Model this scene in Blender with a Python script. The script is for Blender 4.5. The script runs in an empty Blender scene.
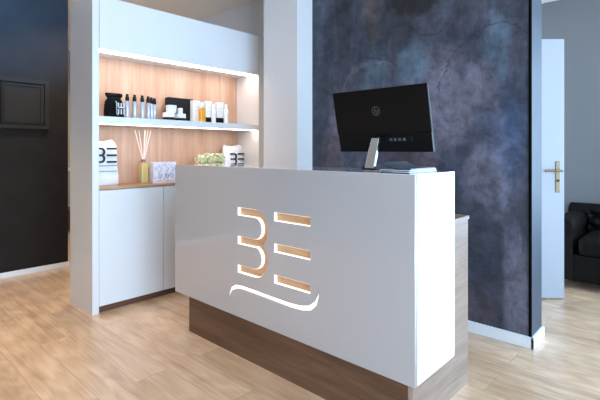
import bpy, bmesh, math, random
from mathutils import Vector, Matrix
random.seed(7)
PI = math.pi
SC = bpy.context.scene
COL = SC.collection

# ------------------------------------------------------------------ camera, sky, exposure
cam_d = bpy.data.cameras.new('camera')
cam = bpy.data.objects.new('camera', cam_d); COL.objects.link(cam)
cam_d.sensor_width = 36.0
cam_d.lens = 26.1
cam_d.shift_y = -50 / 600
cam_d.clip_start = 0.05
cam.location = (0, 0, 1.2)
cam.rotation_euler = (PI / 2, 0, math.radians(42.8))
SC.camera = cam

w = bpy.data.worlds.new('daylight'); SC.world = w
w.use_nodes = True
wb = w.node_tree.nodes['Background']
wb.inputs['Color'].default_value = (0.50, 0.73, 1.0, 1)
wb.inputs['Strength'].default_value = 17.0

SC.view_settings.view_transform = 'Standard'
SC.view_settings.look = 'None'
SC.view_settings.gamma = 1.0
SC.view_settings.use_curve_mapping = False
SC.view_settings.exposure = -0.15

def area(name, loc, rot, sx, sy, power, color, portal=False):
    l = bpy.data.lights.new(name, 'AREA'); l.shape = 'RECTANGLE'; l.size = sx; l.size_y = sy
    l.energy = power; l.color = color
    o = bpy.data.objects.new(name, l); COL.objects.link(o)
    o.location = loc; o.rotation_euler = rot
    if portal: l.cycles.is_portal = True
    return o
# window openings in the right-hand wall (x = 2.2); portals guide the sky light in
WX = 3.0
WINS = [(-1.4, 1.9, 0.1, 2.65), (3.3, 4.3, 0.1, 2.45)]
ADDED_WIN = (0.15, 2.3, 0.1, 2.45)      # unseen window added in the far wall to brighten the right floor (x0, x1, z0, z1)
for (y0, y1, z0, z1) in WINS:
    area('window_portal', (WX + 0.02, (y0 + y1) / 2, (z0 + z1) / 2), (0, PI / 2, 0), z1 - z0, y1 - y0, 1, (1, 1, 1), True)

area('window_portal', ((ADDED_WIN[0] + ADDED_WIN[1]) / 2, 5.16, (ADDED_WIN[2] + ADDED_WIN[3]) / 2), (-PI / 2, 0, 0), ADDED_WIN[1] - ADDED_WIN[0], ADDED_WIN[3] - ADDED_WIN[2], 1, (1, 1, 1), True)
def spot(name, loc, target, power, color, size, blend, radius=0.04):
    l = bpy.data.lights.new(name, 'SPOT'); l.energy = power; l.color = color
    l.spot_size = math.radians(size); l.spot_blend = blend; l.shadow_soft_size = radius
    o = bpy.data.objects.new(name, l); COL.objects.link(o); o.location = loc
    o.rotation_euler = (Vector(target) - Vector(loc)).to_track_quat('-Z', 'Y').to_euler()
    return o
WARM = (1.0, 0.80, 0.58)
CEIL = 2.75
DOWN = [(-2.4, -0.6), (-3.8, -0.9), (-2.4, 0.7), (-3.9, 0.4)]
for (x, y) in DOWN:
    spot('downlight_beam', (x, y, CEIL - 0.03), (x, y, 0), 90, WARM, 80, 0.8, 0.05)
spot('added_blue_beam', (-3.6, 0.9, CEIL - 0.05), (-4.81, 1.15, 2.6), 330, (0.16, 0.46, 1.0), 72, 0.6, 0.05)  # added beam, makes the blue light on the upper left wall
for (x, y) in ((-6.0, 2.2), (-4.2, 1.7)):  # the lamp nearer the cabinet is added to brighten the ceiling above it
    spot('corridor_beam', (x, y, CEIL - 0.03), (x, y, 0), 95, (1.0, 0.88, 0.74), 150, 0.8, 0.06)

# ------------------------------------------------------------------ materials
def srgb(r, g, b):
    f = lambda c: (c / 255) / 12.92 if c / 255 <= .04045 else (((c / 255) + .055) / 1.055) ** 2.4
    return (f(r), f(g), f(b), 1)

def mat(name, col, rough=0.5, metal=0.0, coat=0.0, emit=None, estr=0.0, noise=0.0, trans=0.0, bump=0.0, nscale=40, spec=0.5):
    m = bpy.data.materials.new(name); m.use_nodes = True
    nt = m.node_tree; b = nt.nodes['Principled BSDF']
    b.inputs['Base Color'].default_value = col
    b.inputs['Roughness'].default_value = rough
    b.inputs['Metallic'].default_value = metal
    b.inputs['Coat Weight'].default_value = coat
    b.inputs['Coat Roughness'].default_value = 0.04
    b.inputs['Transmission Weight'].default_value = trans
    b.inputs['Specular IOR Level'].default_value = spec
    if emit:
        b.inputs['Emission Color'].default_value = emit
        b.inputs['Emission Strength'].default_value = estr
    tc = nt.nodes.new('ShaderNodeTexCoord'); n = nt.nodes.new('ShaderNodeTexNoise')
    n.inputs['Scale'].default_value = nscale; n.inputs['Detail'].default_value = 5
    nt.links.new(tc.outputs['Object'], n.inputs['Vector'])
    mx = nt.nodes.new('ShaderNodeMix'); mx.data_type = 'RGBA'
    mx.inputs[6].default_value = tuple(c * (1 - noise) for c in col[:3]) + (1,)
    mx.inputs[7].default_value = tuple(min(1, c * (1 + noise)) for c in col[:3]) + (1,)
    nt.links.new(n.outputs['Fac'], mx.inputs[0]); nt.links.new(mx.outputs[2], b.inputs['Base Color'])
    if bump:
        bp = nt.nodes.new('ShaderNodeBump'); bp.inputs['Strength'].default_value = bump; bp.inputs['Distance'].default_value = 0.003
        nt.links.new(n.outputs['Fac'], bp.inputs['Height']); nt.links.new(bp.outputs['Normal'], b.inputs['Normal'])
    return m

def ramp(nt, stops):
    r = nt.nodes.new('ShaderNodeValToRGB')
    e = r.color_ramp.elements
    e[0].position, e[0].color = stops[0]; e[1].position, e[1].color = stops[-1]
    for p, c in stops[1:-1]:
        x = e.new(p); x.color = c
    return r

def wood(name, c1, c2, c3, axis='X', rough=0.45, scale=1.0, contrast=1.0):
    """grain runs along axis"""
    m = bpy.data.materials.new(name); m.use_nodes = True
    nt = m.node_tree; b = nt.nodes['Principled BSDF']; b.inputs['Roughness'].default_value = rough
    L = nt.links.new
    tc = nt.nodes.new('ShaderNodeTexCoord'); mp = nt.nodes.new('ShaderNodeMapping')
    k = {'X': (1.0, 14, 14), 'Y': (14, 1.0, 14), 'Z': (14, 14, 1.0)}[axis]
    mp.inputs['Scale'].default_value = tuple(a * scale for a in k)
    L(tc.outputs['Object'], mp.inputs['Vector'])
    n = nt.nodes.new('ShaderNodeTexNoise'); n.inputs['Scale'].default_value = 1.0; n.inputs['Detail'].default_value = 6
    n.inputs['Distortion'].default_value = 0.8; n.inputs['Roughness'].default_value = 0.6
    L(mp.outputs[0], n.inputs['Vector'])
    r = ramp(nt, [(0.30, c1), (0.5, c2), (0.70, c3)])
    L(n.outputs['Fac'], r.inputs[0])
    mp2 = nt.nodes.new('ShaderNodeMapping'); mp2.inputs['Scale'].default_value = tuple(a * 6 * scale for a in k)
    L(tc.outputs['Object'], mp2.inputs['Vector'])
    n2 = nt.nodes.new('ShaderNodeTexNoise'); n2.inputs['Scale'].default_value = 1.0; n2.inputs['Detail'].default_value = 3
    L(mp2.outputs[0], n2.inputs['Vector'])
    mx = nt.nodes.new('ShaderNodeMix'); mx.data_type = 'RGBA'; mx.blend_type = 'OVERLAY'; mx.inputs[0].default_value = 0.35 * contrast
    L(r.outputs[0], mx.inputs[6]); L(n2.outputs['Fac'], mx.inputs[7])
    L(mx.outputs[2], b.inputs['Base Color'])
    return m

def floor_mat():
    m = bpy.data.materials.new('oak_planks'); m.use_nodes = True
    nt = m.node_tree; b = nt.nodes['Principled BSDF']; L = nt.links.new
    b.inputs['Roughness'].default_value = 0.28; b.inputs['Specular IOR Level'].default_value = 1.0
    tc = nt.nodes.new('ShaderNodeTexCoord')
    br = nt.nodes.new('ShaderNodeTexBrick')
    br.offset = 0.37; br.offset_frequency = 2
    br.inputs['Color1'].default_value = (0, 0, 0, 1); br.inputs['Color2'].default_value = (1, 1, 1, 1)
    br.inputs['Mortar'].default_value = (0.5, 0.5, 0.5, 1)
    br.inputs['Scale'].default_value = 1.0; br.inputs['Mortar Size'].default_value = 0.0016
    br.inputs['Mortar Smooth'].default_value = 0.2
    br.inputs['Brick Width'].default_value = 1.35; br.inputs['Row Height'].default_value = 0.19
    mp0 = nt.nodes.new('ShaderNodeMapping'); mp0.inputs['Location'].default_value = (0.3, 0.07, 0)
    L(tc.outputs['Object'], mp0.inputs['Vector']); L(mp0.outputs[0], br.inputs['Vector'])
    # per plank offset of the grain
    sc = nt.nodes.new('ShaderNodeVectorMath'); sc.operation = 'SCALE'; sc.inputs['Scale'].default_value = 9.0
    L(br.outputs['Color'], sc.inputs[0])
    mp = nt.nodes.new('ShaderNodeMapping'); mp.inputs['Scale'].default_value = (0.55, 11, 1)
    L(tc.outputs['Object'], mp.inputs['Vector'])
    ad = nt.nodes.new('ShaderNodeVectorMath'); ad.operation = 'ADD'; L(mp.outputs[0], ad.inputs[0]); L(sc.outputs[0], ad.inputs[1])
    n = nt.nodes.new('ShaderNodeTexNoise'); n.inputs['Scale'].default_value = 1.3; n.inputs['Detail'].default_value = 7
    n.inputs['Roughness'].default_value = 0.6; n.inputs['Distortion'].default_value = 0.7
    L(ad.outputs[0], n.inputs['Vector'])
    r = ramp(nt, [(0.28, srgb(178, 143, 112)), (0.46, srgb(202, 168, 136)), (0.60, srgb(211, 179, 148)), (0.78, srgb(220, 191, 162))])
    L(n.outputs['Fac'], r.inputs[0])
    # cathedral figure
    wv = nt.nodes.new('ShaderNodeTexWave'); wv.wave_type = 'RINGS'; wv.rings_direction = 'Y'
    wv.inputs['Scale'].default_value = 2.2; wv.inputs['Distortion'].default_value = 7; wv.inputs['Detail'].default_value = 3; wv.inputs['Detail Scale'].default_value = 1.2
    mp3 = nt.nodes.new('ShaderNodeMapping'); mp3.inputs['Scale'].default_value = (1.0, 6.5, 1)
    L(tc.outputs['Object'], mp3.inputs['Vector'])
    ad3 = nt.nodes.new('ShaderNodeVectorMath'); ad3.operation = 'ADD'; L(mp3.outputs[0], ad3.inputs[0]); L(sc.outputs[0], ad3.inputs[1])
    L(ad3.outputs[0], wv.inputs['Vector'])
    mw = nt.nodes.new('ShaderNodeMix'); mw.data_type = 'RGBA'; mw.blend_type = 'SOFT_LIGHT'; mw.inputs[0].default_value = 0.16
    L(r.outputs[0], mw.inputs[6]); L(wv.outputs['Color'], mw.inputs[7])
    mpf = nt.nodes.new('ShaderNodeMapping'); mpf.inputs['Scale'].default_value = (4, 110, 1); L(tc.outputs['Object'], mpf.inputs['Vector'])
    nf = nt.nodes.new('ShaderNodeTexNoise'); nf.inputs['Scale'].default_value = 1.0; nf.inputs['Detail'].default_value = 3; L(mpf.outputs[0], nf.inputs['Vector'])
    mf = nt.nodes.new('ShaderNodeMix'); mf.data_type = 'RGBA'; mf.blend_type = 'SOFT_LIGHT'; mf.inputs[0].default_value = 0.35
    L(mw.outputs[2], mf.inputs[6]); L(nf.outputs['Fac'], mf.inputs[7]); mw = mf
    # plank tone
    hsv = nt.nodes.new('ShaderNodeHueSaturation')
    mr = nt.nodes.new('ShaderNodeMapRange'); mr.inputs['To Min'].default_value = 0.91; mr.inputs['To Max'].default_value = 1.05
    L(br.outputs['Color'], mr.inputs['Value']); L(mr.outputs[0], hsv.inputs['Value']); L(mw.outputs[2], hsv.inputs['Color'])
    mj = nt.nodes.new('ShaderNodeMix'); mj.data_type = 'RGBA'
    L(br.outputs['Fac'], mj.inputs[0]); L(hsv.outputs[0], mj.inputs[6]); mj.inputs[7].default_value = srgb(174, 140, 110)
    L(mj.outputs[2], b.inputs['Base Color'])
    bp = nt.nodes.new('ShaderNodeBump'); bp.inputs['Strength'].default_value = 0.06; bp.inputs['Distance'].default_value = 0.002
    L(n.outputs['Fac'], bp.inputs['Height']); L(bp.outputs[0], b.inputs['Normal'])
    return m

def plaster_mat():
    """dark mottled patinated wall covering with darker stains, teal runs and cracks"""
    m = bpy.data.materials.new('patina_plaster'); m.use_nodes = True
    nt = m.node_tree; b = nt.nodes['Principled BSDF']; L = nt.links.new
    b.inputs['Roughness'].default_value = 0.5
    tc = nt.nodes.new('ShaderNodeTexCoord')
    def noise(scale, detail=6, dist=0.0, vs=(1, 1, 1), loc=(0, 0, 0), rough=0.6):
        mp = nt.nodes.new('ShaderNodeMapping'); mp.inputs['Scale'].default_value = vs; mp.inputs['Location'].default_value = loc
        L(tc.outputs['Object'], mp.inputs['Vector'])
        n = nt.nodes.new('ShaderNodeTexNoise'); n.inputs['Scale'].default_value = scale; n.inputs['Detail'].default_value = detail
        n.inputs['Distortion'].default_value = dist; n.inputs['Roughness'].default_value = rough
        L(mp.outputs[0], n.inputs['Vector']); return n
    def mix(f, a, c, mode='MIX', k=None):
        x = nt.nodes.new('ShaderNodeMix'); x.data_type = 'RGBA'; x.blend_type = mode
        if k is not None: x.inputs[0].default_value = k
        else: L(f, x.inputs[0])
        for s, i in ((a, 6), (c, 7)):
            if isinstance(s, tuple): x.inputs[i].default_value = s
            else: L(s, x.inputs[i])
        return x.outputs[2]
    def blob(cx, cz, rx, rz, nz, edge=0.55, amount=1.0):
        # distorted elliptical stain
        mp = nt.nodes.new('ShaderNodeMapping'); mp.vector_type = 'POINT'
        mp.inputs['Location'].default_value = (-cx / rx, 0, -cz / rz); mp.inputs['Scale'].default_value = (1 / rx, 0, 1 / rz)
        L(tc.outputs['Object'], mp.inputs['Vector'])
        ln = nt.nodes.new('ShaderNodeVectorMath'); ln.operation = 'LENGTH'; L(mp.outputs[0], ln.inputs[0])
        a = nt.nodes.new('ShaderNodeMath'); a.operation = 'MULTIPLY_ADD'; L(nz.outputs['Fac'], a.inputs[0]); a.inputs[1].default_value = 1.6; a.inputs[2].default_value = -0.8
        s = nt.nodes.new('ShaderNodeMath'); s.operation = 'ADD'; L(ln.outputs['Value'], s.inputs[0]); L(a.outputs[0], s.inputs[1])
        r = nt.nodes.new('ShaderNodeMapRange'); r.interpolation_type = 'SMOOTHSTEP'
        r.inputs['From Min'].default_value = 1.0; r.inputs['From Max'].default_value = 1.0 - edge
        r.inputs['To Max'].default_value = amount
        L(s.outputs[0], r.inputs['Value']); return r.outputs[0]
    n1 = noise(1.6, 8, 0.6); n2 = noise(4.5, 8, 0.3, (1, 1, 0.7), (5, 0, 2)); n3 = noise(22, 5, 0, (1, 1, 0.5), (1, 0, 9))
    n4 = noise(7, 5, 0.4, (2.2, 1, 0.22), (3, 0, 1))
    r = ramp(nt, [(0.32, srgb(58, 68, 88)), (0.45, srgb(80, 86, 106)), (0.56, srgb(100, 103, 122)), (0.68, srgb(126, 128, 148))])
    L(n1.outputs['Fac'], r.inputs[0])
    r2 = ramp(nt, [(0.35, srgb(84, 74, 82)), (0.5, srgb(128, 128, 128)), (0.65, srgb(150, 154, 162))]); L(n2.outputs['Fac'], r2.inputs[0])
    c = mix(None, r.outputs[0], r2.outputs[0], 'OVERLAY', 0.75)
    # streaks
    r4 = ramp(nt, [(0.40, (0.30, 0.30, 0.30, 1)), (0.60, (0.68, 0.66, 0.64, 1))]); L(n4.outputs['Fac'], r4.inputs[0])
    c = mix(None, c, r4.outputs[0], 'OVERLAY', 0.28)
    TX = lambda u: None
    # object coordinates are world coordinates: wall face runs x -2.52 .. -0.76
    mauve = srgb(138, 132, 150); dark = srgb(48, 52, 64); teal = srgb(84, 116, 136); blue = srgb(78, 104, 148); rust = srgb(104, 84, 88)
    for (cx, cz, rx, rz, nz, col, amt) in [
        (-2.10, 1.45, .34, .30, n2, mauve, .45), (-1.35, 1.55, .40, .45, n2, mauve, .50), (-1.02, 0.95, .22, .45, n2, mauve, .45),
        (-1.72, 2.12, .30, .22, n4, dark, .85), (-2.42, 1.5, .14, .9, n4, dark, .60), (-1.05, 0.50, .34, .60, n2, dark, .85),
        (-0.88, 1.25, .16, .35, n4, blue, .35), (-1.55, 1.82, .16, .22, n4, teal, .55), (-1.86, 1.75, .14, .34, n4, teal, .35),
        (-0.95, 1.85, .12, .30, n4, teal, .40), (-2.30, 1.1, .16, .40, n4, rust, .45), (-1.62, 1.15, .30, .25, n2, rust, .35),
        (-1.18, 1.19, .08, .07, n2, dark, .8), (-1.3, 0.2, .4, .3, n2, rust, .3), (-0.84, 0.3, .1, .5, n4, mauve, .35)]:
        c = mix(blob(cx, cz, rx, rz, nz, 0.6, amt), c, col)
    # fine grain
    r3 = ramp(nt, [(0.38, (0.36, 0.36, 0.36, 1)), (0.62, (0.60, 0.60, 0.60, 1))]); L(n3.outputs['Fac'], r3.inputs[0])
    c = mix(None, c, r3.outputs[0], 'OVERLAY', 0.55)
    # cracks
    vo = nt.nodes.new('ShaderNodeTexVoronoi'); vo.feature = 'DISTANCE_TO_EDGE'; vo.inputs['Scale'].default_value = 1.5
    dn = noise(3.5, 4); dm = nt.nodes.new('ShaderNodeVectorMath'); dm.operation = 'MULTIPLY_ADD'
    L(dn.outputs['Color'], dm.inputs[0]); dm.inputs[1].default_value = (.5, 0, .5); L(tc.outputs['Object'], dm.inputs[2])
    L(dm.outputs[0], vo.inputs['Vector'])
    cr = nt.nodes.new('ShaderNodeMapRange'); cr.inputs['From Min'].default_value = 0.0; cr.inputs['From Max'].default_value = 0.012
    cr.inputs['To Min'].default_value = 0.55; cr.inputs['To Max'].default_value = 0.0; L(vo.outputs['Distance'], cr.inputs['Value'])
    mm = nt.nodes.new('ShaderNodeMath'); mm.operation = 'MULTIPLY'; L(cr.outputs[0], mm.inputs[0])
    gt = nt.nodes.new('ShaderNodeMapRange'); gt.inputs['From Min'].default_value = 0.48; gt.inputs['From Max'].default_value = 0.58; L(n1.outputs['Fac'], gt.inputs['Value'])
    L(gt.outputs[0], mm.inputs[1])
    c = mix(mm.outputs[0], c, srgb(24, 24, 32))
    # broken arch shaped crack lines and the stain above them
    c = mix(blob(-1.56, 2.36, .26, .20, n2, .25, .9), c, srgb(26, 26, 32))
    c = mix(blob(-1.90, 2.30, .10, .30, n4, .4, .6), c, srgb(84, 74, 72))
    def arc(cx, cz, rx, rz, zmin, wdt, col, amt):
        ds = nt.nodes.new('ShaderNodeVectorMath'); ds.operation = 'MULTIPLY_ADD'
        L(dn2.outputs['Color'], ds.inputs[0]); ds.inputs[1].default_value = (.16, 0, .16); L(tc.outputs['Object'], ds.inputs[2])
        mp = nt.nodes.new('ShaderNodeMapping'); mp.inputs['Location'].default_value = (-(cx + .08) / rx, 0, -(cz + .08) / rz); mp.inputs['Scale'].default_value = (1 / rx, 0, 1 / rz)
        L(ds.outputs[0], mp.inputs['Vector'])
        ln = nt.nodes.new('ShaderNodeVectorMath'); ln.operation = 'LENGTH'; L(mp.outputs[0], ln.inputs[0])
        d = nt.nodes.new('ShaderNodeMath'); d.operation = 'SUBTRACT'; L(ln.outputs['Value'], d.inputs[0]); d.inputs[1].default_value = 1.0
        ab = nt.nodes.new('ShaderNodeMath'); ab.operation = 'ABSOLUTE'; L(d.outputs[0], ab.inputs[0])
        r = nt.nodes.new('ShaderNodeMapRange'); r.inputs['From Min'].default_value = 0; r.inputs['From Max'].default_value = wdt; r.inputs['To Min'].default_value = amt; r.inputs['To Max'].default_value = 0
        L(ab.outputs[0], r.inputs['Value'])
        sx = nt.nodes.new('ShaderNodeSeparateXYZ'); L(mp.outputs[0], sx.inputs[0])
        g = nt.nodes.new('ShaderNodeMapRange'); g.inputs['From Min'].default_value = zmin; g.inputs['From Max'].default_value = zmin + .2; L(sx.outputs['Z'], g.inputs['Value'])
        mu = nt.nodes.new('ShaderNodeMath'); mu.operation = 'MULTIPLY'; L(r.outputs[0], mu.inputs[0]); L(g.outputs[0], mu.inputs[1])
        return mix(mu.outputs[0], c, col)
    dn2 = noise(5, 4, 0, (1, 1, 1), (4, 0, 4))
    c = arc(-1.93, 1.62, .31, .30, .2, .035, srgb(48, 44, 50), .75)
    c = arc(-1.90, 1.58, .31, .30, .3, .08, srgb(140, 134, 146), .22)
    c = arc(-1.00, 1.45, .36, .56, .1, .014, srgb(28, 28, 36), .75)
    c = arc(-1.42, 2.40, .22, .40, -3, .03, srgb(40, 40, 50), .7)
    c = arc(-1.05, .35, .32, .62, .0, .04, srgb(42, 44, 58), .35)
    n5 = noise(9, 8, 0.3, (1, 1, 1), (7, 0, 3), .75)
    r5 = ramp(nt, [(0.38, (0.16, 0.16, 0.18, 1)), (0.5, (0.5, 0.5, 0.5, 1)), (0.62, (0.78, 0.77, 0.78, 1))]); L(n5.outputs['Fac'], r5.inputs[0])
    c = mix(None, c, r5.outputs[0], 'OVERLAY', 0.6)
    dk = nt.nodes.new('ShaderNodeHueSaturation'); dk.inputs['Value'].default_value = PL_VALUE; dk.inputs['Saturation'].default_value = 0.9
    ct = nt.nodes.new('ShaderNodeBrightContrast'); ct.inputs['Contrast'].default_value = 0.0; L(c, ct.inputs['Color'])
    L(ct.outputs[0], dk.inputs['Color'])
    L(dk.outputs[0], b.inputs['Base Color'])
    bp = nt.nodes.new('ShaderNodeBump'); bp.inputs['Strength'].default_value = 0.25; bp.inputs['Distance'].default_value = 0.004
    L(n2.outputs['Fac'], bp.inputs['Height']); L(bp.outputs[0], b.inputs['Normal'])
    return m
PL_VALUE = 1.02

M = {}
M['wall'] = mat('painted_wall', srgb(228, 227, 228), 0.8, noise=.02, nscale=6)
M['ceiling'] = mat('ceiling_paint', srgb(236, 230, 222), 0.9, noise=.02, nscale=5)
M['grey_wall'] = mat('grey_wall_paint', srgb(112, 112, 112), 0.8, noise=.03, nscale=3)
M['rear_wall'] = mat('taupe_wall_paint', srgb(128, 120, 114), 0.8, noise=.03, nscale=3)
M['beige_wall'] = mat('beige_wall_paint', srgb(190, 176, 156), 0.8, noise=.03, nscale=4)
M['dark_wall'] = mat('dark_wall_paint', srgb(36, 32, 30), 0.9, noise=.35, nscale=5, bump=.3, spec=.2)
M['dark_panel'] = mat('dark_panel_paint', srgb(42, 38, 35), 0.8, spec=.2, noise=.05)
M['floor'] = floor_mat()
M['plaster'] = plaster_mat()
M['white'] = mat('white_satin_lacquer', srgb(222, 224, 226), 0.35, noise=.01, nscale=3)
M['gloss'] = mat('white_gloss_lacquer', srgb(196, 194, 196), 0.2, coat=1.0, noise=.01, nscale=3)
M['board'] = mat('white_skirting', srgb(225, 226, 228), 0.4, noise=.02)
M['oak'] = wood('light_oak', srgb(186, 144, 116), srgb(202, 163, 137), srgb(212, 178, 154), 'Z', 0.5, .45, .7)
M['oak_top'] = wood('oak_edge', srgb(150, 112, 82), srgb(176, 138, 106), srgb(196, 160, 126), 'Y', 0.4)
M['walnut'] = wood('brown_oak', srgb(88, 62, 46), srgb(110, 80, 60), srgb(128, 96, 74), 'X', 0.4)
M['walnut_y'] = wood('brown_oak_lit', srgb(112, 91, 76), srgb(126, 104, 88), srgb(140, 119, 102), 'Y', 0.4)  # same oak as the front, painted paler for the glare on the side
M['logo_wood'] = wood('logo_oak', srgb(178, 140, 104), srgb(200, 162, 124), srgb(214, 178, 142), 'X', 0.5)
M['kick'] = mat('dark_kickboard', srgb(100, 66, 46), 0.5, noise=.1)
M['black'] = mat('black_plastic', srgb(11, 11, 13), 0.45, spec=.25, noise=.05)
M['black_matte'] = mat('black_matte', srgb(8, 10, 13), 0.6, spec=.3, noise=.1)
M['black_cloth'] = mat('black_cloth', srgb(9, 10, 13), 0.95, spec=.2, noise=.2, bump=.4, nscale=120)
M['white_cloth'] = mat('white_cloth', srgb(228, 228, 232), 0.9, noise=.04, bump=.4, nscale=90)
M['blacktrim'] = mat('black_trim', srgb(5, 5, 6), 0.8, spec=.1, noise=.05)
M['steel'] = mat('brushed_steel', srgb(190, 196, 202), 0.25, 1.0, noise=.05)
M['bronze'] = mat('antique_bronze', srgb(120, 108, 86), 0.35, 1.0, noise=.1)
M['bottle'] = mat('silver_bottle', srgb(184, 190, 200), 0.25, 0.3, noise=.02)
M['carton'] = mat('white_carton', srgb(226, 228, 230), 0.6, noise=.02)
M['jar'] = mat('white_jar', srgb(232, 232, 234), 0.3, noise=.01)
M['amber'] = mat('amber_glass', srgb(226, 160, 40), 0.2, noise=.05)
M['gold'] = mat('golden_perfume', srgb(206, 180, 104), 0.15, noise=.05, coat=.6)
M['reed'] = mat('reed', srgb(240, 224, 212), 0.7, noise=.05)
M['pink'] = mat('rose_metal', srgb(170, 110, 130), 0.3, 0.6, noise=.05)
M['ink'] = mat('dark_ink', srgb(26, 26, 32), 0.6, noise=.05)
M['ink_grey'] = mat('grey_ink', srgb(140, 144, 156), 0.6, noise=.05)
M['dim_grey'] = mat('dim_grey_print', srgb(84, 86, 92), 0.5, noise=.05)
M['ink_blue'] = mat('blue_ink', srgb(110, 122, 172), 0.6, noise=.05)
M['white_ink'] = mat('white_ink', srgb(225, 228, 235), 0.6, noise=.02)
M['leather'] = mat('dark_leather', srgb(13, 9, 8), 0.6, spec=.12, noise=.2, bump=.3, nscale=60)
M['foot'] = mat('dark_wood_foot', srgb(30, 22, 18), 0.4, noise=.1)
M['petal'] = mat('pale_green_petal', srgb(228, 234, 190), 0.7, noise=.1, nscale=25)
M['leaf'] = mat('green_leaf', srgb(160, 184, 130), 0.6, noise=.2, nscale=25)
M['glass'] = mat('clear_glass', (0.95, 0.98, 1, 1), 0.05, trans=1.0)
M['paper'] = mat('white_paper', srgb(226, 230, 236), 0.5, noise=.03)
M['cover'] = mat('grey_magazine_cover', srgb(66, 70, 78), 0.3, noise=.35, nscale=18)
M['door'] = mat('door_lacquer', srgb(154, 158, 166), 0.4, noise=.01)
M['led'] = mat('led_strip', (1, 1, 1, 1), 0.5, emit=(1.0, 0.84, 0.72, 1), estr=12.5)
M['rim'] = mat('lit_acrylic_edge', (1, 1, 1, 1), 0.5, emit=(1.0, 0.86, 0.72, 1), estr=1.05)
M['lampglow'] = mat('lamp_glow', (1, 1, 1, 1), 0.5, emit=(1.0, 0.82, 0.6, 1), estr=8)
M['brown'] = mat('dark_brown_wood', srgb(84, 60, 42), 0.5, noise=.15)

def gift_mat():
    m = bpy.data.materials.new('floral_carton'); m.use_nodes = True
    nt = m.node_tree; b = nt.nodes['Principled BSDF']; L = nt.links.new; b.inputs['Roughness'].default_value = 0.5
    tc = nt.nodes.new('ShaderNodeTexCoord'); v = nt.nodes.new('ShaderNodeTexVoronoi'); v.inputs['Scale'].default_value = 45
    L(tc.outputs['Object'], v.inputs['Vector'])
    s = nt.nodes.new('ShaderNodeSeparateColor'); L(v.outputs['Color'], s.inputs[0])
    r = ramp(nt, [(0.0, srgb(236, 232, 238)), (0.5, srgb(226, 224, 236)), (0.75, srgb(208, 214, 234)), (0.9, srgb(236, 214, 212)), (1.0, srgb(176, 188, 220))])
    L(s.outputs[0], r.inputs[0]); L(r.outputs[0], b.inputs['Base Color']); return m
M['gift'] = gift_mat()

# ------------------------------------------------------------------ helpers
def link(name, bm, m, parent=None, smooth=False, bevel=0.0, seg=2):
    me = bpy.data.meshes.new(name)
    bmesh.ops.recalc_face_normals(bm, faces=bm.faces)
    bm.to_mesh(me); bm.free()
    if smooth:
        for p in me.polygons: p.use_smooth = True
    me.materials.append(M[m] if isinstance(m, str) else m)
    o = bpy.data.objects.new(name, me); COL.objects.link(o)
    if parent:
        o.parent = parent
    if bevel:
        md = o.modifiers.new('bevel', 'BEVEL'); md.width = bevel; md.segments = seg; md.limit_method = 'ANGLE'; md.angle_limit = 0.6
    return o

def add_box(bm, a, b, mx=None):
    r = bmesh.ops.create_cube(bm, size=1.0)
    for v in r['verts']:
        v.co = Vector(((a[i] + b[i]) / 2 + v.co[i] * abs(b[i] - a[i])) for i in range(3))
        if mx: v.co = mx @ v.co
    return r['verts']
def box(name, a, b, m, parent=None, bevel=0.0):
    bm = bmesh.new(); add_box(bm, a, b); return link(name, bm, m, parent, bevel=bevel)

def add_lathe(bm, prof, n=20, c=(0, 0, 0), sx=1, sy=1):
    rings = []
    for r, z in prof:
        rings.append([bm.verts.new((c[0] + math.cos(2 * PI * i / n) * r * sx, c[1] + math.sin(2 * PI * i / n) * r * sy, c[2] + z)) for i in range(n)])
    for k in range(len(rings) - 1):
        for i in range(n):
            bm.faces.new((rings[k][i], rings[k][(i + 1) % n], rings[k + 1][(i + 1) % n], rings[k + 1][i]))
    bm.faces.new(rings[0]); bm.faces.new(rings[-1])
def lathe(name, prof, m, parent=None, n=20, c=(0, 0, 0), sx=1, sy=1, smooth=True):
    bm = bmesh.new(); add_lathe(bm, prof, n, c, sx, sy)
    o = link(name, bm, m, parent)
    if smooth: auto(o)
    return o
def auto(o, ang=0.7):
    me = o.data
    bm = bmesh.new(); bm.from_mesh(me)
    for f in bm.faces: f.smooth = True
    for e in bm.edges:
        if len(e.link_faces) == 2 and e.calc_face_angle(0) > ang: e.smooth = False
    bm.to_mesh(me); bm.free()

def add_tube(bm, p, q, r, n=10, r2=None):
    p = Vector(p); q = Vector(q); d = (q - p).normalized()
    u = d.orthogonal().normalized(); v = d.cross(u)
    r2 = r if r2 is None else r2
    A = [bm.verts.new(p + (u * math.cos(2 * PI * i / n) + v * math.sin(2 * PI * i / n)) * r) for i in range(n)]
    B = [bm.verts.new(q + (u * math.cos(2 * PI * i / n) + v * math.sin(2 * PI * i / n)) * r2) for i in range(n)]
    for i in range(n): bm.faces.new((A[i], A[(i + 1) % n], B[(i + 1) % n], B[i]))
    bm.faces.new(A); bm.faces.new(B)

def empty(name, loc, rz=0):
    o = bpy.data.objects.new(name, None); COL.objects.link(o); o.location = loc; o.rotation_euler = (0, 0, rz)
    o.empty_display_size = 0.05
    return o
def tag(o, label, cat, group=None):
    o['label'] = label; o['category'] = cat
    if group: o['group'] = group
    return o
def struct(o): o['kind'] = 'structure'; return o

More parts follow.
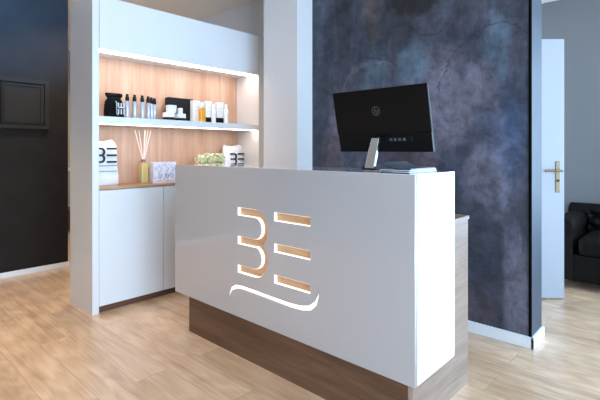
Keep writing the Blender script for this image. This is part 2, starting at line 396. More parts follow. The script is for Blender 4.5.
def sheet(name, loops, t, mx, m, parent=None, bevel=0.0):
    """filled outline (first loop) with holes (others), thickness t, in the local XY plane, placed by matrix mx"""
    cu = bpy.data.curves.new(name + '_outline', 'CURVE'); cu.dimensions = '2D'; cu.fill_mode = 'BOTH'; cu.extrude = t / 2
    for lp in loops:
        s = cu.splines.new('POLY'); s.points.add(len(lp) - 1); s.use_cyclic_u = True
        for i, (x, y) in enumerate(lp): s.points[i].co = (x, y, 0, 1)
    tmp = bpy.data.objects.new('tmp', cu); COL.objects.link(tmp)
    dg = bpy.context.evaluated_depsgraph_get()
    me = bpy.data.meshes.new_from_object(tmp.evaluated_get(dg))
    bpy.data.objects.remove(tmp); bpy.data.curves.remove(cu)
    me.transform(mx); me.name = name
    bm = bmesh.new(); bm.from_mesh(me); bmesh.ops.remove_doubles(bm, verts=bm.verts, dist=1e-5)
    bmesh.ops.recalc_face_normals(bm, faces=bm.faces); bm.to_mesh(me); bm.free()
    me.materials.clear(); me.materials.append(M[m])
    o = bpy.data.objects.new(name, me); COL.objects.link(o)
    if parent: o.parent = parent
    return o

# local XY -> world plane facing -Y (x, z)   /   facing +X (y, z)
def face_y(y): return Matrix(((1, 0, 0, 0), (0, 0, 1, y), (0, 1, 0, 0), (0, 0, 0, 1)))
def face_x(x): return Matrix(((0, 0, 1, x), (1, 0, 0, 0), (0, 1, 0, 0), (0, 0, 0, 1)))
def rect(x0, y0, x1, y1): return [(x0, y0), (x1, y0), (x1, y1), (x0, y1)]

# ------------------------------------------------------------------ logo outlines (used on the counter, the bags)
def logo_loops(x0, z0, W, H):
    """'B' drawn like a 3, 'E' drawn as three bars, swoosh under them; the letter block is W wide, H high with corner x0, z0"""
    k = W / 0.562; h = H / 0.378
    X = lambda x: x0 + (x + 1.972) * k; Z = lambda z: z0 + (z - .493) * h
    xc = -1.8255
    L3 = [(-1.972, .871), (xc, .871)]
    R, r = .1085, .0600
    ct, cb = .7625, .6015
    a_end = math.asin((ct - .682) / R)
    for i in range(1, 13): a = PI / 2 - (PI / 2 + a_end) * i / 12; L3.append((xc + R * math.cos(a), ct + R * math.sin(a)))
    for i in range(1, 13): a = a_end - (PI / 2 + a_end) * i / 12; L3.append((xc + R * math.cos(a), cb + R * math.sin(a)))
    L3 += [(-1.972, .493), (-1.972, .541), (xc, .541)]
    for i in range(1, 12): a = -PI / 2 + PI * i / 12; L3.append((xc + r * math.cos(a), cb + r * math.sin(a)))
    L3 += [(xc, .658), (-1.972, .658), (-1.972, .706), (xc, .706)]
    for i in range(1, 12): a = -PI / 2 + PI * i / 12; L3.append((xc + r * math.cos(a), ct + .0025 + r * math.sin(a)))
    L3 += [(xc, .823), (-1.972, .823)]
    bars = [rect(-1.669, a, -1.410, b) for a, b in ((.823, .871), (.658, .706), (.493, .541))]
    # swoosh: centre line with half widths
    cl = [(-2.052, .318, .001), (-2.046, .352, .010), (-2.026, .388, .014), (-1.985, .408, .016), (-1.93, .414, .016), (-1.80, .412, .016), (-1.65, .408, .016),
          (-1.54, .406, .017), (-1.47, .410, .018), (-1.415, .424, .018), (-1.378, .455, .014), (-1.362, .495, .008), (-1.358, .535, .001)]
    up, dn = [], []
    for i, (x, z, wd) in enumerate(cl):
        a = cl[max(i - 1, 0)]; b = cl[min(i + 1, len(cl) - 1)]
        d = Vector((b[0] - a[0], b[1] - a[1])).normalized(); n = Vector((-d.y, d.x))
        wd *= .72; up.append((x + n.x * wd, z + n.y * wd)); dn.append((x - n.x * wd, z - n.y * wd))
    sw = up + dn[::-1]
    f = lambda lp: [(X(x), Z(z)) for x, z in lp]
    return f(L3), [f(b) for b in bars], f(sw)

# ------------------------------------------------------------------ setting
FY = 5.12
bm = bmesh.new(); add_box(bm, (-8.6, -3.2, -0.1), (WX + .2, 5.4, 0)); struct(link('floor', bm, 'floor'))
bm = bmesh.new(); add_box(bm, (-8.6, -3.2, CEIL), (WX + .2, 5.4, CEIL + .1)); struct(link('ceiling', bm, 'ceiling'))
struct(box('wall_rear', (-8.6, -3.2, 0), (WX + .2, -3.0, CEIL), 'rear_wall'))
struct(sheet('wall_right', [rect(-3.0, 0, 5.4, CEIL)] + [rect(a, c, b, d) for a, b, c, d in WINS], .2, face_x(WX + .1), 'wall'))
struct(sheet('wall_far', [rect(-1.6, 0, WX, CEIL), rect(ADDED_WIN[0], ADDED_WIN[2], ADDED_WIN[1], ADDED_WIN[3])], .2, face_y(FY + .1), 'grey_wall'))
struct(box('wall_left', (-4.96, -3.0, 0), (-4.81, 1.668, CEIL), 'dark_wall'))
struct(box('wall_corridor', (-7.5, -3.0, 0), (-7.3, 3.0, CEIL), 'beige_wall'))
struct(box('wall_front', (-7.5, 3.0, 0), (-2.94, 3.2, CEIL), 'wall'))
struct(box('wall_pillar', (-2.94, 2.687, 0), (-2.52, 3.2, CEIL), 'wall'))
pm = sheet('wall_feature', [rect(-2.52, 0, -.76, CEIL)], .219, face_y(2.99), 'plaster'); struct(pm)
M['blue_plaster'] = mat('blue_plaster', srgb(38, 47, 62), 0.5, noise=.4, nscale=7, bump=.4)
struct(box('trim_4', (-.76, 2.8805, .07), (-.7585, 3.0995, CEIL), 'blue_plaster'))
struct(box('trim_1', (-.774, 2.874, .07), (-.7575, 2.881, CEIL), 'blacktrim'))
# side room wall with doorway behind the feature wall
struct(sheet('wall_side', [[(3.1, 0), (3.40, 0), (3.40, 2.12), (4.27, 2.12), (4.27, 0), (5.2, 0), (5.2, CEIL), (3.1, CEIL)]], .12, face_x(-1.51), 'wall'))
box_b = lambda n, a, b: struct(box(n, a, b, 'board', bevel=.002))
box_b('baseboard_feature', (-2.52, 2.865, 0), (-.745, 2.8795, .07))
box_b('baseboard_end', (-.7595, 2.865, 0), (-.745, 3.11, .07))
box_b('baseboard_left', (-4.81, -3.0, 0), (-4.798, 1.68, .05))
box_b('baseboard_pillar', (-2.94, 2.675, 0), (-2.508, 2.687, .07))
box_b('trim_2', (-7.3, -2.9, .87), (-7.26, 2.9, .93))
for i, (y0, y1, z0, z1) in enumerate(WINS):
    bm = bmesh.new(); f = .06
    add_box(bm, (WX + .03, y0, z0), (WX + .09, y1, z0 + f)); add_box(bm, (WX + .03, y0, z1 - f), (WX + .09, y1, z1))
    for y in (y0, (y0 + y1) / 2 - f / 2, y1 - f): add_box(bm, (WX + .03, y, z0 + f), (WX + .09, y + f, z1 - f))
    struct(link('window_%d' % (i + 1), bm, 'board'))
bm = bmesh.new(); f = .06; x0, x1, z0, z1 = ADDED_WIN
add_box(bm, (x0, FY + .03, z0), (x1, FY + .09, z0 + f)); add_box(bm, (x0, FY + .03, z1 - f), (x1, FY + .09, z1))
for x in (x0, (x0 + x1) / 2 - f / 2, x1 - f): add_box(bm, (x, FY + .03, z0 + f), (x + f, FY + .09, z1 - f))
struct(link('window_3', bm, 'board'))  # frame of the added window, put in for floor glare
# jambs of the doorway
bm = bmesh.new()
add_box(bm, (-1.58, 3.40, 0), (-1.44, 3.415, 2.12)); add_box(bm, (-1.58, 4.255, 0), (-1.44, 4.27, 2.12)); add_box(bm, (-1.58, 3.415, 2.105), (-1.44, 4.255, 2.12))
struct(link('trim_3', bm, 'door'))

# open door leaf
Dx, Dy = -.815, 4.0
ang = math.atan2(.679, .734)
dl = empty('door_1', (Dx - .86 * math.cos(ang), Dy - .86 * math.sin(ang), 0), ang); struct(dl)
box('door_leaf', (0, 0, .012), (.86, .04, 2.09), 'door', dl, bevel=.003)
hx = .86 - .055
bm = bmesh.new(); add_box(bm, (hx - .018, -.007, .86), (hx + .018, 0, 1.11)); hp = link('handle_plate', bm, 'bronze', dl, bevel=.006)
bm = bmesh.new(); add_tube(bm, (hx, -.005, 1.035), (hx, -.05, 1.035), .010, 12); add_tube(bm, (hx + .01, -.05, 1.035), (hx - .125, -.05, 1.035), .009, 12)
link('door_handle', bm, 'bronze', dl)
bm = bmesh.new(); add_tube(bm, (hx, -.005, .955), (hx, -.012, .955), .010, 12); link('keyhole', bm, 'black', hp)

# recessed panel doors of the cupboard in the dark wall
pc = empty('wall_cupboard', (-4.81, 1.0, 1.40)); tag(pc, 'dark framed flush cupboard with panelled doors mounted on the black wall', 'cupboard')
def rel(p, lst): return lst
fx = -4.81
def lx(a, e): return (a[0] - e.location.x, a[1] - e.location.y, a[2] - e.location.z)
def pbox(name, a, b, m, parent, bevel=0.0):
    return box(name, lx(a, parent), lx(b, parent), m, parent, bevel)
sheet('frame', [[(y - 1.0, z - 1.40) for y, z in rect(.56, 1.405, 1.485, 1.885)], [(y - 1.0, z - 1.40) for y, z in rect(.60, 1.442, 1.445, 1.848)]], .035, face_x(.0175), 'dark_panel', pc)
for (a, b) in ((.604, 1.073), (1.081, 1.441)):
    d = pbox('door', (fx, a, 1.446), (fx + .022, b, 1.844), 'dark_panel', pc, .002)
    sheet('door_moulding', [[(y - 1.0, z - 1.40) for y, z in rect(a + .02, 1.466, b - .02, 1.824)], [(y - 1.0, z - 1.40) for y, z in rect(a + .032, 1.478, b - .032, 1.812)]], .008, face_x(.026), 'dark_panel', d)

# corridor low sideboard & corridor lamp & ceiling downlights
sb = empty('low_sideboard', (-7.0, 1.6, 0)); tag(sb, 'low dark brown sideboard in the corridor beyond the black wall', 'sideboard')
box('body', (-.28, -1.1, .06), (.2, 1.2, .31), 'brown', sb, .004)
for x in (-.24, .12):
    for y in (-1.05, 1.1): box('foot', (x, y, 0), (x + .05, y + .05, .06), 'black', sb)
for i, (x, y) in enumerate(DOWN + [(-6.0, 2.2), (-4.2, 1.7)]):
    t = empty('ceiling_downlight', (x, y, CEIL))
    tag(t, 'small round recessed ceiling downlight with white rim above the reception room' if i < 4 else 'small round recessed ceiling downlight with white rim, unseen, in the corridor behind the cabinet', 'ceiling light', 'recessed ceiling downlights' if i < 4 else 'corridor downlights')
    lathe('rim', [(.052, 0), (.052, -.006), (.040, -.008), (.040, 0)], 'board', t)
    lathe('lens', [(.038, -.001), (.038, -.004)], 'lampglow', t)

t = empty('added_spotlight', (-3.52, .85, CEIL)); tag(t, 'added unseen black tilted spotlight aimed at the black wall', 'ceiling light')  # fixture added to go with the blue beam
lathe('mount', [(.03, -.012), (.03, 0)], 'black', t)
bm = bmesh.new(); add_tube(bm, (0, 0, -.012), (0, 0, -.04), .006, 10); add_tube(bm, (.05, -.012, -.03), (-.04, .01, -.062), .024, 18); link('head', bm, 'black', t)
# ------------------------------------------------------------------ shelf cabinet
CX, CB = -3.241, -3.67
Y0, Y1 = 1.288, 2.963
cab = empty('shelf_cabinet', (CX, Y0, 0)); tag(cab, 'tall white built-in cabinet with lit oak-backed niche shelves and doors below', 'cabinet')
TOP = 2.335
pbox('side_panel', (CB, Y0, 0), (CX, Y0 + .048, TOP), 'white', cab, .0015)
pbox('side_panel', (CB, Y1 - .065, 0), (CX, Y1, TOP), 'white', cab, .0015)
ya, yb = Y0 + .048, Y1 - .065
pbox('top_panel', (CB, ya, TOP - .02), (CX - .022, yb, TOP - .001), 'white', cab)
fl = pbox('upper_door', (CX - .02, ya + .004, 1.945), (CX - .001, yb - .003, TOP - .001), 'white', cab, .0015)
pbox('niche_top', (CB + .08, ya, 1.954), (CX - .022, yb, 1.972), 'white', cab)
pbox('niche_back', (CB + .065, ya, .925), (CB + .085, yb, 1.972), 'oak', cab)
pbox('back_panel', (CB, ya, .05), (CB + .015, yb, TOP - .02), 'white', cab)
pbox('shelf', (CB + .085, ya, 1.397), (CX - .004, yb, 1.450), 'white', cab, .002)
pbox('worktop', (CB + .015, ya, .905), (CX - .002, yb, .925), 'oak_top', cab, .0015)
for z, n in ((1.954, 0), (1.397, 1)):
    x = CX - .045 if n == 0 else CX - .018
    pbox('light_strip', (x - (.100, .060)[n], ya + .01, z - (.005, .003)[n]), (x, yb - .01, z), 'led', cab)
dw = (yb - ya) / 3
for i in range(3):
    pbox('door', (CX - .021, ya + i * dw + .002, .052), (CX - .001, ya + (i + 1) * dw - .002, .901), 'white', cab, .0015)
pbox('kickboard', (CX - .05, ya, 0), (CX - .032, yb, .052), 'kick', cab)

# --- niche objects.  P(px, c) : where the wall column at photo column px meets depth plane x = c
def yat(px, c):
    t = (px - 300) / 435; d = -c / (.679 - .734 * t); return d * (.734 + .679 * t)
S = 1.450; Wt = .925

def cloth_bag(name, y0, y1, xm, dep, z, H, m, label, logo, tied=False):
    cy = (y0 + y1) / 2; hw = (y1 - y0) / 2
    t = empty(name, (xm, cy, z)); tag(t, label, 'bag')
    bm = bmesh.new(); n = 28; rings = []
    if tied: prof = [(.0, .90, .8), (.03, 1.0, 1), (.30, 1.02, 1.0), (.55, .95, .9), (.72, .86, .75), (.82, .70, .5), (.86, .68, .45), (.91, .82, .5), (.97, .92, .5), (1.0, .90, .45)]
    else: prof = [(.0, .96, .9), (.03, 1.02, 1), (.2, 1.0, .95), (.45, .93, .8), (.7, .92, .6), (.88, .90, .35), (.96, .84, .2), (1.0, .70, .1)]
    for (f, a, b) in prof:
        rg = []
        for i in range(n):
            th = 2 * PI * i / n; c, s = math.cos(th), math.sin(th)
            e = .55
            cc = math.copysign(abs(c) ** e, c); ss = math.copysign(abs(s) ** e, s)
            wob = 1 + .03 * math.sin(5 * th + f * 9) + (.06 * math.sin(9 * th) if tied and f > .6 else 0)
            rg.append(bm.verts.new((dep / 2 * b * cc * wob, hw * a * ss * wob, f * H + (.012 * math.sin(3 * th) if f > .95 else 0))))
        rings.append(rg)
    for k in range(len(rings) - 1):
        for i in range(n): bm.faces.new((rings[k][i], rings[k][(i + 1) % n], rings[k + 1][(i + 1) % n], rings[k + 1][i]))
    bm.faces.new(rings[0]); bm.faces.new(rings[-1])
    b = link('cloth', bm, m, t, smooth=True)
    return t

def logo_mesh(name, parent, m, x, y0, z0, W, H, swoosh=True, only_bars=False, turned=False):
    """flat printed logo facing +X in parent coordinates"""
    l3, bars, sw = logo_loops(0, 0, W, H)
    if turned:
        tr = lambda lp: [(b, -a) for a, b in lp]
        l3, bars, sw = tr(l3), [tr(b) for b in bars], tr(sw)
    bm = bmesh.new()
    loops = ([] if only_bars else [l3]) + bars + ([sw] if swoosh else [])
    from mathutils.geometry import tessellate_polygon
    for lp in loops:
        vs = [bm.verts.new((x, y0 + a, z0 + b)) for a, b in lp]
        ws = [bm.verts.new((x - .012, y0 + a, z0 + b)) for a, b in lp]
        for tri in tessellate_polygon([[Vector((a, b, 0)) for a, b in lp]]):
            try: bm.faces.new([vs[i] for i in tri])
            except ValueError: pass
        for i in range(len(vs)):
            j = (i + 1) % len(vs); bm.faces.new((vs[i], vs[j], ws[j], ws[i]))
    return link(name, bm, m, parent)

# black pouch on the upper shelf
yl, yr = yat(104.5, -3.40), yat(122.5, -3.40)
p = cloth_bag('drawstring_pouch', yl, yr, -3.40, .09, S, .185, 'black_cloth', 'black drawstring cloth pouch with white logo at left end of the upper shelf', True, tied=True)
logo_mesh('printed_logo', p, 'white_ink', .052, .012, .118, .088, .050, turned=True)
bm = bmesh.new(); add_lathe(bm, [(.036, .153), (.039, .157), (.036, .161)], 20, sx=.66, sy=1.45); link('drawstring', bm, 'black_matte', p, smooth=True)

# six spray bottles
def make_bottle():
    t = empty('spray_bottle', (0, 0, 0))
    lathe('body', [(.0185, 0), (.020, .003), (.020, .130), (.017, .138), (.010, .141), (.010, .146)], 'bottle', t)
    lathe('cap', [(.0145, .141), (.0155, .143), (.0155, .172), (.011, .176), (.011, .193), (.009, .195)], 'black', t)
    return t
def copy_tree(o, parent=None):
    c = o.copy(); COL.objects.link(c); c.parent = parent
    for ch in list(o.children): copy_tree(ch, c)
    return c
b0 = make_bottle()
spots = [(127.0, -3.36), (134.3, -3.36), (142.0, -3.36), (147.9, -3.38), (151.0, -3.42), (154.2, -3.46)]
words = ['leftmost, touching the black pouch', 'second from the black pouch', 'third from the black pouch', 'front one of the tight trio on its left', 'middle one of the tight trio', 'rearmost and rightmost of the row']
proto = b0
for i, ((px, c), wd) in enumerate(zip(spots, words)):
    o = proto if i == 0 else copy_tree(proto)
    o.location = (c, yat(px, c), S)
    tag(o, 'slim silver spray bottle with black cap, ' + wd, 'bottle', 'spray bottles on the upper shelf')

# black gift box upright
ya1, yb1 = yat(166.4, -3.50), yat(191, -3.50)
t = empty('presentation_box', (-3.50, (ya1 + yb1) / 2, S)); tag(t, 'wide black presentation box standing behind the white jars on upper shelf', 'box')
hw = (yb1 - ya1) / 2
box('body', (-.03, -hw, 0), (.012, hw, .218), 'black_matte', t, .002)
box('lid', (.0125, -hw - .001, 0), (.03, hw + .001, .220), 'black_matte', t, .002)

def jar(name, px, c, z, r, h, base, label, grp):
    t = empty(name, (c, yat(px, c), z)); tag(t, label, 'jar', grp)
    if base:
        lathe('body', [(r * .9, 0), (r * .97, .002), (r * .97, h * .42)], 'black', t, 28)
        lathe('lid', [(r, h * .42), (r, h * .96), (r * .96, h)], 'jar', t, 28)
    else:
        lathe('body', [(r * .94, 0), (r, .003), (r, h * .60)], 'jar', t, 28)
        lathe('lid', [(r * 1.03, h * .62), (r * 1.03, h * .97), (r, h)], 'carton', t, 28)
    return t
jar('cream_jar', 168.6, -3.345, S, .052, .068, True, 'low black jar with wide white lid, left one under the large white jar', 'cream jars')
jar('cream_jar', 180.2, -3.345, S, .046, .064, True, 'low black jar with wide white lid, right one beside the white carton', 'cream jars')
jar('cream_jar', 170.9, -3.345, S + .0682, .044, .064, False, 'large white cream jar stacked on the left black jar', 'cream jars')
jar('cream_jar', 179.9, -3.345, S + .0642, .022, .050, False, 'small white cream jar stacked on the right black jar', 'cream jars')

def carton(px0, px1, c, H, label, black=0.0, dep=.045, lowblack=False):
    a, b = yat(px0, c), yat(px1, c); hw = (b - a) / 2
    t = empty('product_carton', (c, (a + b) / 2, S)); tag(t, label, 'carton', 'product cartons on the upper shelf')
    k = H * black
    if black: box('base_band', (-dep / 2, -hw, 0), (dep / 2, hw, k), 'black', t, .001)
    box('body', (-dep / 2, -hw, k), (dep / 2, hw, H), 'carton', t, .001)
    box('printed_mark', (dep / 2, -hw * .3, H * .70), (dep / 2 + .0006, hw * .3, H * .72), 'ink_grey', t)
    box('printed_line', (dep / 2, -hw * .5, H * .55), (dep / 2 + .0006, hw * .5, H * .56), 'ink_grey', t)
    return t
carton(191.3, 198.6, -3.44, .205, 'tall white carton with thin black foot beside black presentation box', .06)
carton(204.6, 210.3, -3.42, .208, 'white carton with black lower band right behind the amber bottle', .27)
carton(215.8, 222.0, -3.42, .208, 'white carton with black lower band between two white bottles', .28)
# amber bottle
c = -3.34; t = empty('amber_bottle', (c, yat(202, c), S)); tag(t, 'amber yellow bottle with white cap between the white cartons', 'bottle')
box('body', (-.02, -.026, 0), (.02, .026, .132), 'amber', t, .006)
lathe('cap', [(.011, .132), (.017, .135), (.017, .180), (.015, .183)], 'jar', t)
for px, H, wd in ((213.3, .178, 'between the two black-banded cartons'), (225.6, .188, 'at the right end of the upper shelf row')):
    c = -3.36; t = empty('lotion_bottle', (c, yat(px, c), S)); tag(t, 'slim white lotion bottle ' + wd, 'bottle', 'white lotion bottles')
    lathe('body', [(.019, 0), (.021, .003), (.021, H * .72), (.016, H * .78)], 'jar', t)
    lathe('cap', [(.014, H * .78), (.014, H * .97), (.012, H)], 'carton', t)
    box('printed_mark', (.0195, -.006, H * .42), (.0215, .006, H * .44), 'ink_grey', t)

# lower niche: white logo bag
yb2 = yat(118.0, -3.40)
p = cloth_bag('cloth_bag', 1.352, yb2, -3.42, .10, Wt, .345, 'white_cloth', 'white cloth bag with black logo standing at left end of the oak ledge', True)
logo_mesh('printed_logo', p, 'ink', .0468, -.085, .175, .160, .118, swoosh=False)
for (z, h, m) in ((.150, .007, 'ink_grey'), (.108, .006, 'ink_grey')):
    bm = bmesh.new(); add_box(bm, (.036, -.085, z), (.0505, .075, z + h)); link('printed_line', bm, m, p)
# reed diffuser
c = -3.42; t = empty('reed_diffuser', (c, yat(143.2, c), Wt)); tag(t, 'golden reed diffuser bottle with pale sticks on the oak ledge', 'diffuser')
box('bottle', (-.028, -.029, 0), (.028, .029, .172), 'gold', t, .004)
lathe('collar', [(.017, .172), (.018, .176), (.018, .196), (.014, .198)], 'pink', t)
for dx, dy in ((.00, -.075), (-.02, -.030), (.015, .004), (-.01, .022), (.01, .034), (.0, .066)):
    bm = bmesh.new(); add_tube(bm, (dx * .1, dy * .08, .19), (dx, dy, .44), .003, 6); link('reed', bm, 'reed', t)
# patterned gift carton
a, b = yat(151.4, -3.38), yat(174, -3.38); t = empty('patterned_carton', (-3.38, (a + b) / 2, Wt)); tag(t, 'pale floral patterned carton with blue scrolls beside the reed diffuser', 'carton')
hw = (b - a) / 2
box('body', (-.05, -hw, 0), (.03, hw, .172), 'gift', t, .002)
def stroke(pts, r, m, parent, name='blue_scroll'):
    bm = bmesh.new()
    for i in range(len(pts) - 1): add_tube(bm, pts[i], pts[i + 1], r, 6)
    return link(name, bm, m, parent)
for cy_ in (-.045, .02, .066):
    pts = [(.031, cy_ + .013 * math.sin(a_ * 1.7), .035 + a_ * .0165) for a_ in [i * .35 for i in range(20)]]
    stroke(pts, .0016, 'ink_blue', t)
    pts = [(.031, cy_ + .017 * math.cos(a_), .06 + .017 * math.sin(a_)) for a_ in [i * PI / 7 for i in range(15)]]
    stroke(pts, .0016, 'ink_blue', t)
box('base_line', (.03, -hw * .9, .012), (.0306, hw * .9, .016), 'ink_grey', t)

# flowers in glass vase
c = -3.33; ycf = yat(211, c)
vz = empty('flower_arrangement', (c, ycf, Wt)); tag(vz, 'pale green blossoms in a low glass vase beside the white logo bag', 'flowers')
lathe('vase', [(.05, 0), (.075, .004), (.085, .09), (.082, .10)], 'glass', vz, 28)
bmf = None
for (dx, dy, dz, R) in ((0, -.125, .185, .050), (.02, -.055, .195, .055), (-.02, .01, .190, .058), (.02, .07, .200, .050), (0, .115, .185, .042)):
    bm = bmesh.new()
    for i in range(70):
        th = random.uniform(0, 2 * PI); ph = math.acos(random.uniform(-.5, 1)); n = Vector((math.sin(ph) * math.cos(th), math.sin(ph) * math.sin(th), math.cos(ph)))
        cpt = Vector((dx, dy, dz)) + n * R * random.uniform(.75, 1.0)
        u = n.orthogonal().normalized(); v = n.cross(u); rot = random.uniform(0, PI); s = random.uniform(.009, .014)
        for q in range(4):
            a_ = rot + q * PI / 2; d1 = u * math.cos(a_) + v * math.sin(a_); d2 = n.cross(d1)
            vs = [bm.verts.new(cpt), bm.verts.new(cpt + d1 * s * .6 + d2 * s * .45 + n * .002), bm.verts.new(cpt + d1 * s + n * .004), bm.verts.new(cpt + d1 * s * .6 - d2 * s * .45 + n * .002)]
            bm.faces.new(vs)
    bs = link('blossom', bm, 'petal', vz)
    bm = bmesh.new(); add_tube(bm, (dx * .4, dy * .4, .01), (dx, dy, dz - R * .2), .0025, 6); link('stem', bm, 'leaf', bs)
bm = bmesh.new()
for i in range(16):
    th = random.uniform(0, 2 * PI); d = Vector((math.cos(th) * .35, math.sin(th), random.uniform(.2, .9))).normalized(); s = random.uniform(.06, .09)
    st = Vector((0, random.uniform(-.08, .08), .12)); sd = d.cross(Vector((0, 0, 1))).normalized() * .016
    vs = [bm.verts.new(st), bm.verts.new(st + d * s * .5 + sd), bm.verts.new(st + d * s), bm.verts.new(st + d * s * .5 - sd)]
    bm.faces.new(vs)
link('leaves', bm, 'leaf', vz)
# second white bag
a, b = yat(221, -3.50), yat(244, -3.50)
p = cloth_bag('cloth_bag', a, b, -3.50, .09, Wt, .318, 'white_cloth', 'white cloth bag with black logo behind counter at right end of the oak ledge', True)
logo_mesh('printed_logo', p, 'ink', .042, -.055, .125, .165, .118, swoosh=False)

# ------------------------------------------------------------------ reception counter
FX0, FX1, FYF, FYB, Z0, Z1 = -2.637, -.85, 1.597, 1.979, .24, 1.10
rc = empty('reception_counter', (-1.75, 1.8, 0)); tag(rc, 'white gloss reception counter on brown wood base with lit cut-out logo', 'counter')
def r2(lp): return [(x + 1.75, z) for x, z in lp]
l3, bars, sw = logo_loops(-1.972, .493, .562, .378)
T = .024
sheet('front_panel', [r2(rect(FX0, Z0, FX1, Z1)), r2(l3)] + [r2(b) for b in bars] + [r2(sw)], T, face_y(FYF + T / 2 - 1.8), 'gloss', rc)
pbox('countertop', (FX0, FYF + T, Z1 - .04), (FX1, FYB, Z1), 'gloss', rc)
pbox('side_panel', (FX0, FYF + T, Z0), (FX0 + .04, FYB, Z1 - .04), 'gloss', rc)
pbox('side_panel', (FX1 - .04, FYF + T, Z0), (FX1, FYB, Z1 - .04), 'gloss', rc)
lb = pbox('logo_backing', (-2.12, FYF + T + .0005, .28), (-1.30, FYF + T + .012, .92), 'logo_wood', rc)
def ring(lp, off, skip_top=False):
    n = len(lp); out = []
    A = sum(lp[i][0] * lp[(i + 1) % n][1] - lp[(i + 1) % n][0] * lp[i][1] for i in range(n))
    s = 1 if A > 0 else -1
    for i in range(n):
        p, q, r_ = Vector(lp[i - 1]), Vector(lp[i]), Vector(lp[(i + 1) % n])
        d1 = (q - p).normalized(); d2 = (r_ - q).normalized()
        n1 = Vector((-d1.y, d1.x)) * s; n2 = Vector((-d2.y, d2.x)) * s
        m_ = (n1 + n2); m_ = m_ / max(.35, m_.length_squared / 2) if m_.length > 1e-6 else n1
        out.append(tuple(q + m_ * off))
    return out
for lp in [l3] + bars:
    sheet('light_edge', [r2(lp), r2(ring(lp, .0025))], T - .004, face_y(FYF + T / 2 + .002 - 1.8), 'rim', rc)
sheet('light_swoosh', [r2(ring(sw, .0004))], .010, face_y(FYF + .014 - 1.8), 'rim', rc)
# wooden base, side and work surface
pbox('base_front', (-2.50, 1.618, 0), (-.8915, 1.65, .2395), 'walnut', rc)
pbox('base_panel', (-2.48, 1.652, .01), (-.91, 1.67, .2395), 'walnut', rc)
pbox('base_side', (-.93, 1.6525, 0), (-.891, 2.24, .2395), 'walnut_y', rc)
pbox('base_side', (-2.48, 1.6705, 0), (-2.44, 2.24, .2395), 'walnut_y', rc)
pbox('desk_side', (-.93, FYB + .0005, .2395), (-.891, 2.24, .845), 'walnut_y', rc)
pbox('desk_side', (-2.48, FYB + .0005, .2395), (-2.44, 2.24, .845), 'walnut_y', rc)
pbox('desk_top', (-2.485, FYB + .0005, .845), (-.886, 2.245, .862), 'walnut_y', rc)
pbox('desk_back', (-2.44, FYB + .002, .2395), (-.93, FYB + .02, .845), 'white', rc)
pbox('underside', (FX0 + .04, FYF + T, Z0), (FX1 - .04, FYB, Z0 + .02), 'white', rc)

# ------------------------------------------------------------------ monitor seen from behind
mw_ = .532; xm = -1.157
mb = empty('computer_monitor', (xm, 1.80, Z1)); tag(mb, 'black computer monitor seen from behind on the white counter', 'monitor')
# panel local frame: origin at bottom centre, tilt so the top leans to -Y
bot = Vector((0, 1.852 - 1.80, 1.190 - Z1)); top = Vector((0, 1.784 - 1.80, 1.496 - Z1))
up = (top - bot).normalized(); rt = Vector((1, 0, 0)); nn = rt.cross(up)   # nn = +Y-ish (screen side)
PM = Matrix((( rt.x, nn.x, up.x, bot.x), (rt.y, nn.y, up.y, bot.y), (rt.z, nn.z, up.z, bot.z), (0, 0, 0, 1)))
if nn.y < 0: pass
Hh = (top - bot).length
def mbox(name, a, b, m, parent, bevel=0.0):
    bm = bmesh.new(); add_box(bm, a, b, PM); return link(name, bm, m, parent, bevel=bevel)
s = 1 if nn.y > 0 else -1
mbox('housing', (-mw_ / 2, 0, .092), (mw_ / 2, .014 * s, Hh), 'black', mb, .003)
hp_ = mbox('lower_housing', (-mw_ / 2 + .003, .002 * s, 0), (mw_ / 2 - .003, .022 * s, .092), 'black', mb, .003)
mbox('screen', (-mw_ / 2 + .004, .0141 * s, .096), (mw_ / 2 - .004, .0165 * s, Hh - .004), 'black_matte', mb)
mbox('port_strip', (.02, -.004 * s, .050), (.17, .002 * s, .078), 'black_matte', mb, .002)
for i, u in enumerate((.050, .072, .096, .120)):
    mbox('port', (u, -.006 * s, .056), (u + .013, -.0035 * s, .069), 'dim_grey', mb)
# round emblem with two slanted letters
cxm, czm = -.012, .205
bm = bmesh.new()
Rr, n = .0225, 28
for i in range(n):
    a0, a1 = 2 * PI * i / n, 2 * PI * (i + 1) / n
    if (i % 14) in (3, 10) and False: continue
    q = [Vector((cxm + math.cos(a_) * r_, -.0008 * s, czm + math.sin(a_) * r_)) for a_, r_ in ((a0, Rr), (a1, Rr), (a1, Rr - .0035), (a0, Rr - .0035))]
    bm.faces.new([bm.verts.new(PM @ v) for v in q])
def bar2(x0, z0, x1, z1, wd):
    d = Vector((x1 - x0, z1 - z0)).normalized(); nx = Vector((-d.y, d.x)) * wd / 2
    q = [Vector((x, -.0008 * s, z)) for x, z in ((x0 + nx.x, z0 + nx.y), (x1 + nx.x, z1 + nx.y), (x1 - nx.x, z1 - nx.y), (x0 - nx.x, z0 - nx.y))]
    bm.faces.new([bm.verts.new(PM @ v) for v in q])
for (a, b, c_, d) in [(-.011, -.010, -.003, .018), (-.004, -.010, .001, .003), (-.006, .004, .001, .004),
                      (.000, -.019, .009, .006), (.009, .006, .014, .004), (.014, .004, .011, -.008), (.004, -.009, .011, -.009)]:
    bar2(cxm + a, czm + b, cxm + c_, czm + d, .003)
link('emblem', bm, 'dim_grey', mb)
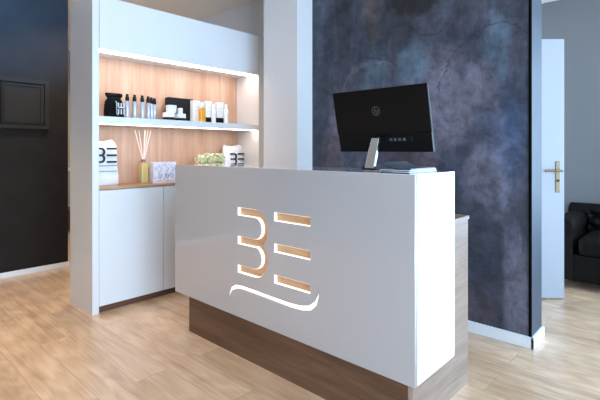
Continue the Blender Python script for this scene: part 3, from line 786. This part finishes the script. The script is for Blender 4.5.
# stand
bm = bmesh.new()
nb = Vector((-.004, 1.742 - 1.80, .012)); ntp = Vector((-.002, 1.792 - 1.80, .158))
d = (ntp - nb)
vs = []
for (pt, wd, th) in ((nb, .026, .010), (ntp, .021, .008)):
    for sx_, sy_ in ((-1, -1), (1, -1), (1, 1), (-1, 1)): vs.append(bm.verts.new((pt.x + sx_ * wd, pt.y + sy_ * th, pt.z)))
bm.faces.new(vs[:4]); bm.faces.new(vs[4:])
for i in range(4): bm.faces.new((vs[i], vs[(i + 1) % 4], vs[4 + (i + 1) % 4], vs[4 + i]))
link('stand_neck', bm, 'steel', mb, bevel=.003)
bm = bmesh.new(); add_tube(bm, (0, ntp.y, .150), (0, bot.y, .150), .014, 12); link('stand_joint', bm, 'black', mb)
box('stand_base', (-.03, -.075, 0), (.05, .09, .006), 'steel', mb, .003)
bm = bmesh.new(); add_tube(bm, (-.044, -.052, .013), (.024, -.052, .013), .011, 14); link('stand_hinge', bm, 'black', mb)

# ------------------------------------------------------------------ brochures
ang_b = math.radians(2)
for i in range(5):
    t = empty('brochure', (-.978, 1.787, Z1 + .0035 * i), math.radians([1, -2, 2, 0, 3][i]))
    bm = bmesh.new()
    x0, x1, y0, y1 = -.076, .068, -.127, .127
    if i < 4:
        add_box(bm, (x0, y0, 0), (x1, y1, .0034))
    else:
        N = 10; g = []
        for k in range(N + 1):
            f = k / N; x = x1 + (x0 - x1) * f; z = .026 * max(0, (f - .35) / .65) ** 2
            g.append([bm.verts.new((x, y, z + dz)) for y in (y0, y1) for dz in (0, .006)])
        for k in range(N):
            a, b = g[k], g[k + 1]
            for i0, i1 in ((0, 1), (1, 3), (3, 2), (2, 0)): bm.faces.new((a[i0], a[i1], b[i1], b[i0]))
        bm.faces.new((g[0][0], g[0][1], g[0][3], g[0][2])); bm.faces.new((g[N][0], g[N][1], g[N][3], g[N][2]))
    link('pages', bm, 'paper' if i in (1, 3) else 'cover', t)
    place = ['lowest in the stack', 'second lowest in the stack', 'middle of the stack', 'directly under the curled top one', 'on top of the stack with its left edge curling up'][i]
    tag(t, (('pale paper' if i in (1, 3) else 'grey covered') + ' brochure at the counter end, ' if i < 4 else 'grey brochure, ') + place, 'brochure', 'brochures on the counter')

# ------------------------------------------------------------------ chesterfield armchair
ac = empty('leather_armchair', (-.44, 4.33, 0)); tag(ac, 'dark brown buttoned leather armchair with rolled arms behind the open door', 'armchair')
W_ = .56
box('base', (-W_ + .02, .02, .07), (W_ - .02, .74, .30), 'leather', ac, .02)
box('seat_cushion', (-W_ + .215, -.005, .30), (W_ - .215, .58, .455), 'leather', ac, .04)
for s_ in (-1, 1):
    bm = bmesh.new(); xo = s_ * (W_ - .105)
    add_box(bm, (xo - .075, .005, .08), (xo + .075, .66, .53))
    a = link('arm', bm, 'leather', ac, bevel=.02)
    bm = bmesh.new(); add_tube(bm, (xo, .0, .535), (xo, .70, .535), .09, 24); r_ = link('arm_roll', bm, 'leather', a, bevel=.02); auto(r_)
# tufted back
bm = bmesh.new(); NX, NZ = 44, 22; gr = []
bx0, bx1, bz0, bz1 = -W_ + .19, W_ - .19, .40, .64
for j in range(NZ + 1):
    row = []
    for i in range(NX + 1):
        u, v = i / NX, j / NZ
        a_ = u * 10; b_ = v * 4
        q = abs(math.sin(PI * (a_ + b_) / 2 * 1.0)) * abs(math.sin(PI * (a_ - b_) / 2 * 1.0))
        row.append(bm.verts.new((bx0 + (bx1 - bx0) * u, .60 - .06 * math.sqrt(q) * (1 if 0 < u < 1 else 0) - .03 * math.sin(PI * v), bz0 + (bz1 - bz0) * v)))
    gr.append(row)
for j in range(NZ):
    for i in range(NX): bm.faces.new((gr[j][i], gr[j][i + 1], gr[j + 1][i + 1], gr[j + 1][i]))
add_box(bm, (bx0, .605, .30), (bx1, .74, .64))
bk = link('backrest', bm, 'leather', ac, smooth=False)
bm = bmesh.new(); add_tube(bm, (-W_ + .03, .655, .60), (W_ - .03, .655, .60), .085, 24); r_ = link('back_roll', bm, 'leather', bk, bevel=.02); auto(r_)
for x in (-W_ + .08, W_ - .08):
    for y in (.07, .68): lathe('foot', [(.020, 0), (.030, .03), (.026, .07)], 'foot', ac, 14, c=(x, y, 0))
